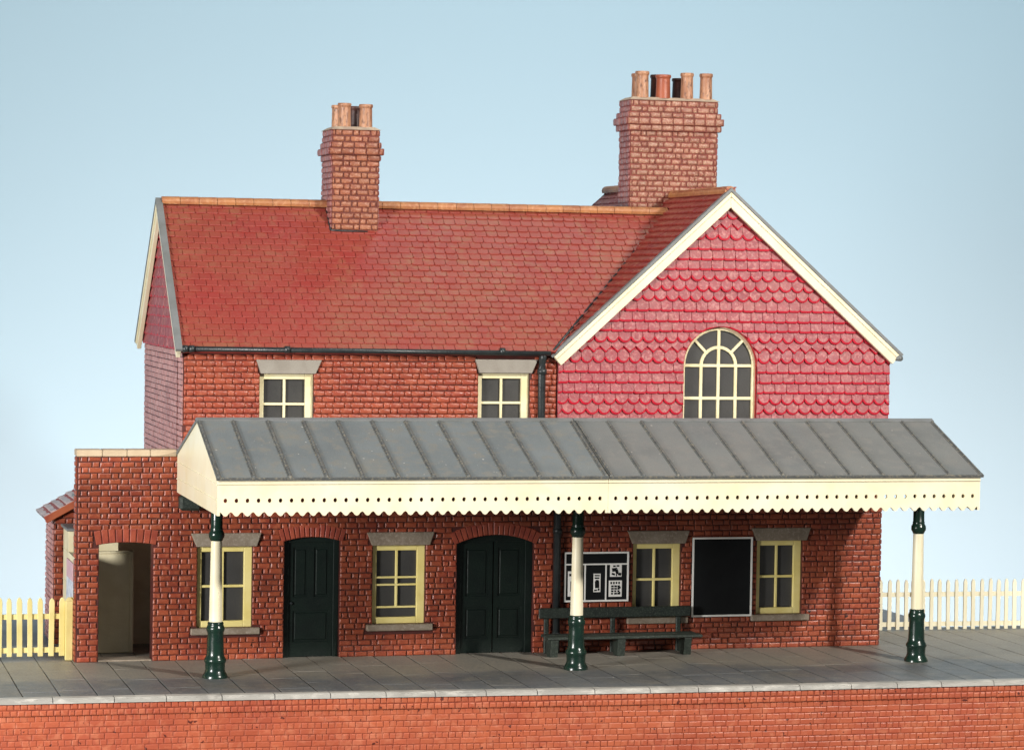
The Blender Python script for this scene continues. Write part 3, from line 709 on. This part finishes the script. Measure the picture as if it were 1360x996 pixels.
# ---------------------------------------------------------------- platform canopy
X0, X1, CYF, CYR = 1.54, 13.28, -3.98, -2.03
ZV, ZT, ZK, ZB = 2.60, 3.125, 3.86, 3.235
can = thing('platform_canopy', 'grey ribbed platform canopy with cream scalloped valance standing on three green and cream posts', 'canopy', (7.4, -2.0, 0))
XM = 7.335
SEAMS_L = [2.061, 2.582, 3.117, 3.64, 4.165, 4.685, 5.208, 5.751, 6.275, 6.814]
SEAMS_R = [7.875, 8.42, 8.97, 9.52, 10.07, 10.613, 11.147, 11.672, 12.225, 12.757]
vf = Vector((0, CYR-CYF, ZK-ZT)); LF = vf.length
vb = Vector((0, CYR-0, ZK-ZB)); LB = vb.length
for (a, b, seams, m_, lb) in ((X0-.02, XM-.006, SEAMS_L, M['zinc'], 'blue-grey left half of the canopy roof'), (XM+.006, X1+.03, SEAMS_R, M['zinc2'], 'browner grey right half of the canopy roof')):
    mb = MB()
    ff = slope_fn((0, CYF-.04, ZT+.02), (1, 0, 0), vf); fbk = slope_fn((0, .0, ZB+.02), (1, 0, 0), vb)
    mb.prism([(a, -.02), (b, -.02), (b, LF), (a, LF)], ff, .0, -.022)
    mb.prism([(a, 0), (b, 0), (b, LB), (a, LB)], fbk, .0, -.05)
    edge = [a+.035, b-.035]
    rf = mb.build('roof', m_, can, bevel=.008); tag(rf, lb)
    mb = MB()
    for xx in seams+edge:
        j = R.uniform(-.006, .006); w = .016
        mb.prism([(xx-.038, 0), (xx+.038, 0), (xx+.036, .006), (xx-.036, .006)], lambda p, q, d: ff(p+j*(d-1), d, q), -.003, LF-.085)
        mb.prism([(xx-w, 0), (xx+w, 0), (xx+w*.7, .024), (xx-w*.7, .024)], lambda p, q, d: ff(p+j*(d-1), d, q), -.005, LF-.08)
        mb.lathe(0, 0, [(.03, 0), (.03, .02), (.012, .032)], 8)
        for i in range(len(mb.v)-24-8, len(mb.v)):
            v = mb.v[i]; mb.v[i] = tuple(ff(xx+v[0], .02+v[1], v[2]))
    mb.prism([(a, -.028), (b, -.028), (b, .006), (a, .006)], ff, .010, -.026)
    mb.build('seam', M['seam'], rf)
    mb = MB(); mb.prism([(a, LF-.085), (b, LF-.085), (b, LF+.02), (a, LF+.02)], ff, .022, -.03); mb.prism([(a, LB-.085), (b, LB-.085), (b, LB+.0), (a, LB+.0)], fbk, .022, -.03)
    mb.build('ridge_flashing', M['lead'], rf, bevel=.006)

# pierced, scalloped valance
def valance(mb, L, fn, zb, zt, cell, margin, thick, hole_z, hr):
    n = round((L-2*margin)/cell); cw = (L-2*margin)/n
    K = 16
    def ring_pt(x0, ang):           # boundary of the cell rectangle hit from the hole centre
        return None
    zc = hole_z; tooth = .062; zlo = zc-.105
    for layer, dd in ((0, 0.0), (1, -thick)):
        for i in range(n):
            x = margin+i*cw; cx = x+cw/2
            hol = [(cx+hr*math.cos(2*PI*k/K), zc+hr*1.15*math.sin(2*PI*k/K)) for k in range(K)]
            top = zc+.09
            out = []
            for k in range(K):
                a = 2*PI*k/K; c, s_ = math.cos(a), math.sin(a)
                t = min((cw/2)/abs(c) if abs(c) > 1e-6 else 9, ((top-zc) if s_ > 0 else (zc-zlo))/abs(s_) if abs(s_) > 1e-6 else 9)
                out.append((cx+c*t, zc+s_*t))
            cor = {2: (cx+cw/2, top), 6: (cx-cw/2, top), 10: (cx-cw/2, zlo), 14: (cx+cw/2, zlo)}
            for k, p in cor.items(): out[k] = p
            for k in range(K):
                k2 = (k+1) % K; q = [out[k], out[k2], hol[k2], hol[k]]
                mb.face([fn(*p, dd) for p in (q if layer == 0 else q[::-1])])
            q = [(x, top), (x+cw, top), (x+cw, zt), (x, zt)]
            mb.face([fn(*p, dd) for p in q])
            # tooth: a rounded point hanging between two notches
            sag = [(x, zlo), (x, zb+tooth), (x+cw*.17, zb+tooth*.72), (x+cw*.34, zb+tooth*.16), (x+cw*.43, zb+.003), (x+cw*.5, zb), (x+cw*.57, zb+.003), (x+cw*.66, zb+tooth*.16), (x+cw*.83, zb+tooth*.72), (x+cw, zb+tooth), (x+cw, zlo)]
            mb.face([fn(*p, dd) for p in sag])
            if layer == 0:
                for k in range(K):
                    k2 = (k+1) % K; mb.face([fn(*hol[k], 0), fn(*hol[k2], 0), fn(*hol[k2], -thick), fn(*hol[k], -thick)])
                for k in range(1, len(sag)-2):
                    mb.face([fn(*sag[k], 0), fn(*sag[k+1], 0), fn(*sag[k+1], -thick), fn(*sag[k], -thick)])
        for x0, x1 in ((0, margin), (L-margin, L)):
            mb.face([fn(*p, dd) for p in ((x0, zb+.008), (x1, zb+.008), (x1, zt), (x0, zt))])
    for x0, x1 in ((0, margin), (L-margin, L)):
        mb.face([fn(x0, zb+.008, 0), fn(x1, zb+.008, 0), fn(x1, zb+.008, -thick), fn(x0, zb+.008, -thick)])
    for x0 in (0, L): mb.face([fn(x0, zb+.008, 0), fn(x0, zt, 0), fn(x0, zt, -thick), fn(x0, zb+.008, -thick)])
for a, b, lb in ((X0, XM-.0015, None), (XM+.0015, X1, None)):
    mb = MB(); valance(mb, b-a, lambda p, q, d: (a+p, CYF-d, q), ZV, ZT, .1586, .04, .05, 2.823, .028)
    va = mb.build('valance', M['cream'], can, fix=False)
    mb = MB(); mb.box(a, b, CYF-.022, CYF-.001, ZT-.075, ZT-.005, 0, .008); mb.build('fascia_moulding', M['cream'], va)
# end boards
for xx, s_ in ((X0, 1), (X1, -1)):
    mb = MB(); fe = lambda p, q, d: (xx+s_*(-d), p, q)
    mb.prism([(CYF+.048, ZV+.01), (-.03, ZV+.03), (-.03, ZB-.015), (CYR, ZK-.012), (CYF+.048, ZT-.0)], fe, 0, -.06)
    eb = mb.build('end_board', M['cream'], can, bevel=.006)
    mb = MB(); mb.prism([(CYF+.05, ZV+.22), (-.03, ZV+.24), (-.03, ZV+.255), (CYF+.05, ZV+.235)], fe, .012, .0)
    mb.prism([(CYF+.05, ZT-.08), (-.03, ZB-.14), (-.03, ZB-.12), (CYF+.05, ZT-.06)], fe, .012, 0); mb.build('moulding', M['cream'], eb)
mb = MB(); mb.box(X0+.02, X0+.36, -.24, -.02, 2.36, 2.60, 0, .04); mb.build('bracket', M['bench'], can)
mb = MB(); mb.box(X0+.1, X1-.1, CYR-.08, CYR+.08, 3.0, 3.16, 0, .01); mb.build('beam', M['cream'], can)
# posts
PY = -1.9
prof_b = [(.190, 0), (.188, .03), (.178, .055), (.156, .09), (.146, .13), (.148, .18), (.150, .225), (.163, .245), (.167, .265), (.160, .29), (.140, .32), (.131, .36), (.127, .45), (.122, .60), (.119, .66), (.124, .69), (.136, .715), (.138, .75), (.126, .775), (.118, .80), (.121, .815), (.116, .835), (.098, .845)]
prof_s = [(.100, .84), (.098, 1.0), (.090, 1.5), (.083, 2.06)]
prof_c = [(.080, 2.05), (.092, 2.06), (.100, 2.085), (.116, 2.11), (.120, 2.14), (.116, 2.175), (.100, 2.20), (.094, 2.22), (.098, 2.235), (.090, 2.25), (.088, 2.6), (.1, 2.9), (.1, 3.0)]
for xx, br in ((1.87, 0), (7.50, 0), (13.19, 1)):
    mb = MB(); mb.lathe(xx, PY, prof_s, 28); ps = mb.build('post', M['yellow'] if False else M['cream'], can)
    mb = MB(); mb.lathe(xx, PY, prof_b, 28); mb.build('post_base', M['green'], ps)
    mb = MB(); mb.lathe(xx, PY, prof_c, 24)
    if br: mb.tube([(xx+.06, PY, 2.5), (xx+.12, PY, 2.56), (xx+.2, PY, 2.66), (xx+.26, PY, 2.78)], .022, 8)
    mb.build('capital', M['green'], ps)

# ---------------------------------------------------------------- things on the front wall and platform
nb = thing('notice_board', 'small black notice board with white borders and pinned white sheets above the bench', 'notice board', (8.376, -.03, .82))
a, b, c, d = 7.83, 8.922, .82, 1.628
mb = MB(); mb.box(a, b, -.05, -.02, c, d); mb.build('panel', M['black'], nb)
mb = MB(); t = .028; y0, y1 = -.062, -.05
mb.box(a, b, y0, y1, c, c+t); mb.box(a, b, y0, y1, d-t, d); mb.box(a, a+t, y0, y1, c+t, d-t); mb.box(b-t, b, y0, y1, c+t, d-t)
zc = d-.20; mb.box(a+t, b-t, y0, y1, zc-.012, zc+.012)
x1_, x2_ = a+.352, a+.706
for xx in (x1_, x2_): mb.box(xx-.011, xx+.011, y0, y1, c+t, zc-.012)
mb.build('border', M['white'], nb)
def sheet(x0, x1, z0, z1, marks):
    mb = MB(); mb.box(x0, x1, -.056, -.0505, z0, z1, 0, .002); s_ = mb.build('notice_sheet', M['white'], nb)
    mb = MB(); w, h = x1-x0, z1-z0
    for (p, q, u, v, an) in marks:
        cx, cz = x0+w*(p+u)/2, z0+h*(q+v)/2; hw, hh = w*(u-p)/2, h*(v-q)/2; ca, sa = math.cos(an), math.sin(an)
        mb.prism([(cx+i*hw*ca-k*hh*sa, cz+i*hw*sa+k*hh*ca) for i, k in ((-1, -1), (1, -1), (1, 1), (-1, 1))], front, .0585, .0555)
    mb.build('print', M['black'], s_)
r2 = random.Random(4)
sheet(b-.318, b-.118, c+.40, c+.60, [(.25, .80, .47, .93, 0), (.55, .82, .78, .95, 0), (.15, .62, .6, .72, .1), (.18, .42, .42, .62, .1), (.45, .2, .62, .66, .35), (.62, .12, .72, .62, .3), (.15, .14, .42, .3, -.3), (.74, .1, .95, .32, -.5), (.5, .05, .6, .2, .2)])
mk = [(.12+.2*k, .80+r2.uniform(-.03, .03), .24+.2*k, .92, 0) for k in range(4)]
for j in range(4):
    for k in range(3): mk.append((.18+.24*k, .14+.15*j, .36+.24*k+r2.uniform(-.04, .03), .25+.15*j, r2.uniform(-.1, .1)))
sheet(b-.335, b-.112, c+.075, c+.34, mk+[(.75, .15, .88, .3, 0), (.70, .5, .9, .62, 0)])
sheet(b-.595, b-.475, c+.155, c+.455, [(.15, .86, .85, .93, -.03), (.15, .72, .8, .80, 0), (.2, .22, .8, .6, .05), (.3, .56, .7, .66, 0), (.1, .06, .5, .14, .1), (.6, .08, .85, .2, -.2)])
sheet(a+.065, a+.20, c+.09, c+.50, [(.15, .8, .85, .9, 0), (.3, .2, .7, .6, 0)])

pb = thing('poster_board', 'large blank black board in a thin white frame between two windows', 'board', (10.53, -.03, .54))
mb = MB(); mb.box(10.01, 11.055, -.05, -.02, .54, 1.845); mb.build('panel', M['black'], pb)
mb = MB(); t = .03
a, b, c, d = 10.01, 11.055, .54, 1.845
mb.box(a, b, -.062, -.05, c, c+t); mb.box(a, b, -.062, -.05, d-t, d); mb.box(a, a+t, -.062, -.05, c+t, d-t); mb.box(b-t, b, -.062, -.05, c+t, d-t)
mb.build('border', M['white'], pb)

be = thing('platform_bench', 'long dark green slatted bench against the brick wall behind the middle post', 'bench', (8.64, -.4, 0))
mb = MB(); mb.box(7.375, 9.95, -.215, -.16, .575, .745, 0, .014); mb.build('backrest', M['bench'], be)
mb = MB(); mb.box(7.40, 10.0, -.68, -.46, .285, .335, 0, .014); mb.box(7.40, 9.97, -.45, -.23, .287, .337, 0, .014); mb.build('seat', M['bench'], be)
for xx in (7.52, 8.64, 9.76):
    mb = MB(); mb.prism([(-.60, 0), (-.40, 0), (-.30, .284), (-.66, .284)], lambda p, q, d: (xx+d, p, q), -.065, .065); mb.prism([(-.52, .22), (-.2, .22), (-.2, .284), (-.52, .284)], lambda p, q, d: (xx+d, p, q), -.04, .04)
    mb.build('leg', M['bench'], be, bevel=.01)
    mb = MB(); mb.box(xx-.04, xx+.04, -.158, -.10, .0, .70, 0, .012); mb.build('upright', M['bench'], be)

# ---------------------------------------------------------------- platform, its wall and the ground behind
PX0, PX1 = -9.0, 24.0
def edge_y(x): return -3.32-.66*(1/(1+math.exp(-(x-5.0)/2.7)))
def bow(x): return 0.0                                   # height of the edge
mb = MB()
x = PX0
while x < PX1:
    mb.face([(x, 2.1, -.012), (x, edge_y(x)-.1, -.012), (x+1, edge_y(x+1)-.1, -.012), (x+1, 2.1, -.012)], 1); x += 1
rr = random.Random(77); g = .0045; k = 0
x = -9.01
while x < PX1:
    x2 = x+.5275; y = 2.1; st = rr.uniform(.5, 1.1)
    ye = edge_y(x)-.05
    while y > ye+.01:
        y2 = max(y-st, ye); st = rr.choice([1.0, 1.05, 1.1, .9])
        if y2 < ye+.35: y2 = ye
        dz = [rr.uniform(-.003, .003) for _ in range(4)]
        gx = g*rr.uniform(.9, 2.4); gy = g*rr.uniform(.1, .5)
        q = [(x+gx, y2+gy, dz[0]), (x2-gx, y2+gy, dz[1]), (x2-gx, y-gy, dz[2]), (x+gx, y-gy, dz[3])]
        v = q+[(p[0]+(.01 if i in (0, 3) else -.01), p[1]+(.004 if i in (0, 1) else -.004), p[2]+.004) for i, p in enumerate(q)]+[(p[0], p[1], -.02) for p in q]
        mb.add(v, [(4, 5, 6, 7), (0, 1, 5, 4), (1, 2, 6, 5), (2, 3, 7, 6), (3, 0, 4, 7), (8, 9, 1, 0), (9, 10, 2, 1), (10, 11, 3, 2), (11, 8, 0, 3)], 0)
        y = y2
    x = x2
pl = mb.build('platform', [M['slab'], M['slabgap']], None, fix=False)
tag(pl, 'grey paved station platform in front of the building', 'platform', kind='structure')

pw = thing('platform_wall', 'orange red brick retaining wall along the front edge of the platform', 'wall', (6.5, -4.1, -1.6))
mb = MB()
yb_ = lambda x: -4.05
fw_ = lambda o: (lambda a, b, d: (a, edge_y(a)-.165-o-d, b))
def strip(fn, z0, z1, dz=0):
    xx = PX0
    while xx < PX1:
        mb.face([fn(xx, z0, 0), fn(xx+1, z0, 0), fn(xx+1, z1, 0), fn(xx, z1, 0)], 1); xx += 1
strip(fw_(0), -1.7, -.1)
bricks(mb, PX0, PX1, -1.632, -.24, fw_(0), course=.087, bond='english', st=.2, hd=.1, seed=101, h=.010, gap=.007, bev=.012)
for i, (z0, z1, o) in enumerate(((-.24, -.155, .028), (-.155, -.07, .014))):
    strip(fw_(o), z0, z1)
    for zz, oo in ((z0, o),):
        xx = PX0
        while xx < PX1:
            f0 = fw_(0); f1 = fw_(oo); mb.face([f0(xx, zz, 0), f0(xx+1, zz, 0), f1(xx+1, zz, 0), f1(xx, zz, 0)], 1); xx += 1
    bricks(mb, PX0, PX1, z0, z1, fw_(o), course=z1-z0, bond='stretch', st=.1, seed=105+i, h=.012, gap=.012)
mb.build('brick_face', [M['platbrick'], M['platgap']], pw, fix=False)
mb = MB(); xx = PX0; rr = random.Random(5)
while xx < PX1:
    L = .80*rr.uniform(.9, 1.1); n = 4
    prof = lambda x: [(edge_y(x)-.02, .002), (edge_y(x)-.035, .012), (edge_y(x)-.17, .010), (edge_y(x)-.205, -.010), (edge_y(x)-.215, -.064), (edge_y(x)-.1, -.076)]
    for k in range(n):
        xa, xb = xx+.006+(L-.012)*k/n, xx+.006+(L-.012)*(k+1)/n
        A, B = prof(xa), prof(xb)
        for i in range(5): mb.face([(xa, *A[i]), (xb, *B[i]), (xb, *B[i+1]), (xa, *A[i+1])], 0, False)
        if k == 0: mb.face([(xa, *p) for p in A])
        if k == n-1: mb.face([(xb, *p) for p in reversed(B)])
    xx += L
mb.build('coping', M['coping'], pw)

mb = MB(); mb.prism([(-9, 2.1), (15.48, 2.1), (15.48, 7.4), (3.5, 7.4), (-.66, 5.75), (-9, 5.2)], lambda a, b, d: (a, b, d), -.016, -.3)
tag(mb.build('ground', M['board'], None), 'flat grey ground behind the fences and the building', 'ground', kind='structure')

# ---------------------------------------------------------------- picket fences
def fence(x0, x1, yfn, pitch, wid, h, zb, posts, label, m_, first_post=None):
    fe = thing('picket_fence', label, 'fence', ((x0+x1)/2, yfn((x0+x1)/2), 0))
    xx = x0+pitch*.55; r = random.Random(9)
    while xx < x1:
        y = yfn(xx); w = wid/2*r.uniform(.93, 1.07); tilt = r.uniform(-.012, .012); hh = h*r.uniform(.985, 1.01)
        ol_ = [(-w, 0), (w, 0), (w, hh-.075), (w*.8, hh-.035), (w*.35, hh-.006), (0, hh), (-w*.35, hh-.006), (-w*.8, hh-.035), (-w, hh-.075)]
        mb = MB(); mb.prism([(xx+p+q*tilt, zb+q) for p, q in ol_], lambda a, b, d: (a, y-d, b), .03, 0)
        mb.build('picket', m_, fe, bevel=.006)
        xx += pitch*r.uniform(.97, 1.03)
    for z0, z1 in ((zb+.055, zb+.135), (zb+.575, zb+.655)):
        mb = MB(); mb.add([(x0, yfn(x0), z0), (x1, yfn(x1), z0), (x1, yfn(x1), z1), (x0, yfn(x0), z1), (x0, yfn(x0)+.04, z0), (x1, yfn(x1)+.04, z0), (x1, yfn(x1)+.04, z1), (x0, yfn(x0)+.04, z1)],
            [(0, 1, 2, 3), (7, 6, 5, 4), (0, 4, 5, 1), (1, 5, 6, 2), (2, 6, 7, 3), (3, 7, 4, 0)])
        mb.build('rail', m_, fe)
    for px, ph in posts:
        y = yfn(px); mb = MB(); w = .06
        mb.box(px-w, px+w, y-.10, y+.02, 0.005, ph-.05, 0, .012)
        v = [(px-w, y-.1, ph-.055), (px+w, y-.1, ph-.055), (px+w, y+.02, ph-.055), (px-w, y+.02, ph-.055), (px-.02, y-.05, ph), (px+.02, y-.05, ph), (px+.02, y-.03, ph), (px-.02, y-.03, ph)]
        mb.add(v, [(0, 1, 5, 4), (1, 2, 6, 5), (2, 3, 7, 6), (3, 0, 4, 7), (4, 5, 6, 7)]); mb.build('fence_post', m_, fe)
    return fe
fence(-7.0, -.02, lambda x: .33-.03*x*0, .160, .083, .915, .07, [(-.075, .985), (-2.9, .985), (-5.6, .985)], 'yellow picket fence ending at a post by the parapet wall with the open doorway', M['yellow'])
fence(13.42, 22.0, lambda x: 1.80-.05*(x-14), .1545, .072, .885, .012, [(14.74, .90), (17.6, .9), (20.4, .9)], 'pale cream picket fence running off from the plain end wall of the building', M['fencecream'])

# ---------------------------------------------------------------- backdrop, light, camera
mb = MB(); n = 40
pf = [(26, 34), (26, -2)]+[(26-6*math.sin(t)*0-0, -2) for t in ()]
prof_ = [(30.0, 36.0), (30.0, -4.0), (29.6, -6.0), (28.4, -7.6), (26.5, -8.4), (14.0, -8.6)]
XA, XB = -45, 75
v = []; f = []
for x_ in (XA, XB):
    for y_, z_ in prof_: v.append((x_, y_, z_))
L_ = len(prof_)
for i in range(L_-1): f.append((i, i+1, L_+i+1, L_+i))
mb.add(v, f, 0, True)
tag(mb.build('sky', M['sky'], None, fix=False), 'pale blue studio sky backdrop behind the model', 'backdrop', kind='structure')

def lamp(name, loc, aim, power, size, colour, size_y=None, spread=PI):
    l = bpy.data.lights.new(name, 'AREA'); l.energy = power; l.color = colour
    l.shape = 'RECTANGLE' if size_y else 'DISK'; l.size = size
    if size_y: l.size_y = size_y
    l.spread = spread
    o = bpy.data.objects.new(name, l); COL.objects.link(o); o.location = loc
    o.rotation_euler = (Vector(aim)-Vector(loc)).to_track_quat('-Z', 'Y').to_euler(); return o
tgt = Vector((7, 0, 3))
kd = Vector((.56, -1, .52)).normalized()
lamp('key_lamp', tgt+kd*34, tgt, 11000, 1.9, (1.0, .955, .885))
fd = Vector((-1.22, -.82, .12)).normalized()
lamp('fill_lamp', tgt+fd*30, tgt, 8800, 4.5, (1.0, .98, .95))
lamp('top_lamp', (6, -11, 25), (7, .5, 2), 2000, 9, (1.0, .98, .95))
lamp('backdrop_lamp', (23, 9, 24), (21, 30, 6), 2420, 30, (.93, .985, 1.0), 4)
lamp('horizon_lamp', (15.5, 15, -7), (15.5, 30, 1), 10400, 40, (1.0, .66, .54), 1.5)  # added unseen warm lamp that washes the lower backdrop pale

w = bpy.data.worlds.new('World'); scene.world = w; w.use_nodes = True
w.node_tree.nodes['Background'].inputs[0].default_value = (.86, .93, 1, 1)
w.node_tree.nodes['Background'].inputs[1].default_value = .12

cam = bpy.data.cameras.new('camera'); co = bpy.data.objects.new('camera', cam); COL.objects.link(co)
cam.sensor_width = 36; cam.lens = 3655.289*36/1360; cam.clip_start = .5; cam.clip_end = 500
rt = Vector((0.9652121253626195, -0.26102635783658173, 0.015191891506452091))
up = Vector((-0.005436361949756271, 0.038055237101061776, 0.9992608492770709))
fwd = Vector((0.2614115510487749, 0.9645812767433083, -0.035312342523867994))
mw = Matrix((rt, up, -fwd)).transposed().to_4x4(); mw.translation = Vector((-4.632555460155991, -42.627201398082555, 6.045637132355496))
co.matrix_world = mw
scene.camera = co
scene.view_settings.view_transform = 'Standard'; scene.view_settings.look = 'None'
scene.view_settings.exposure = 0; scene.view_settings.gamma = 1
scene.cycles.use_denoising = True
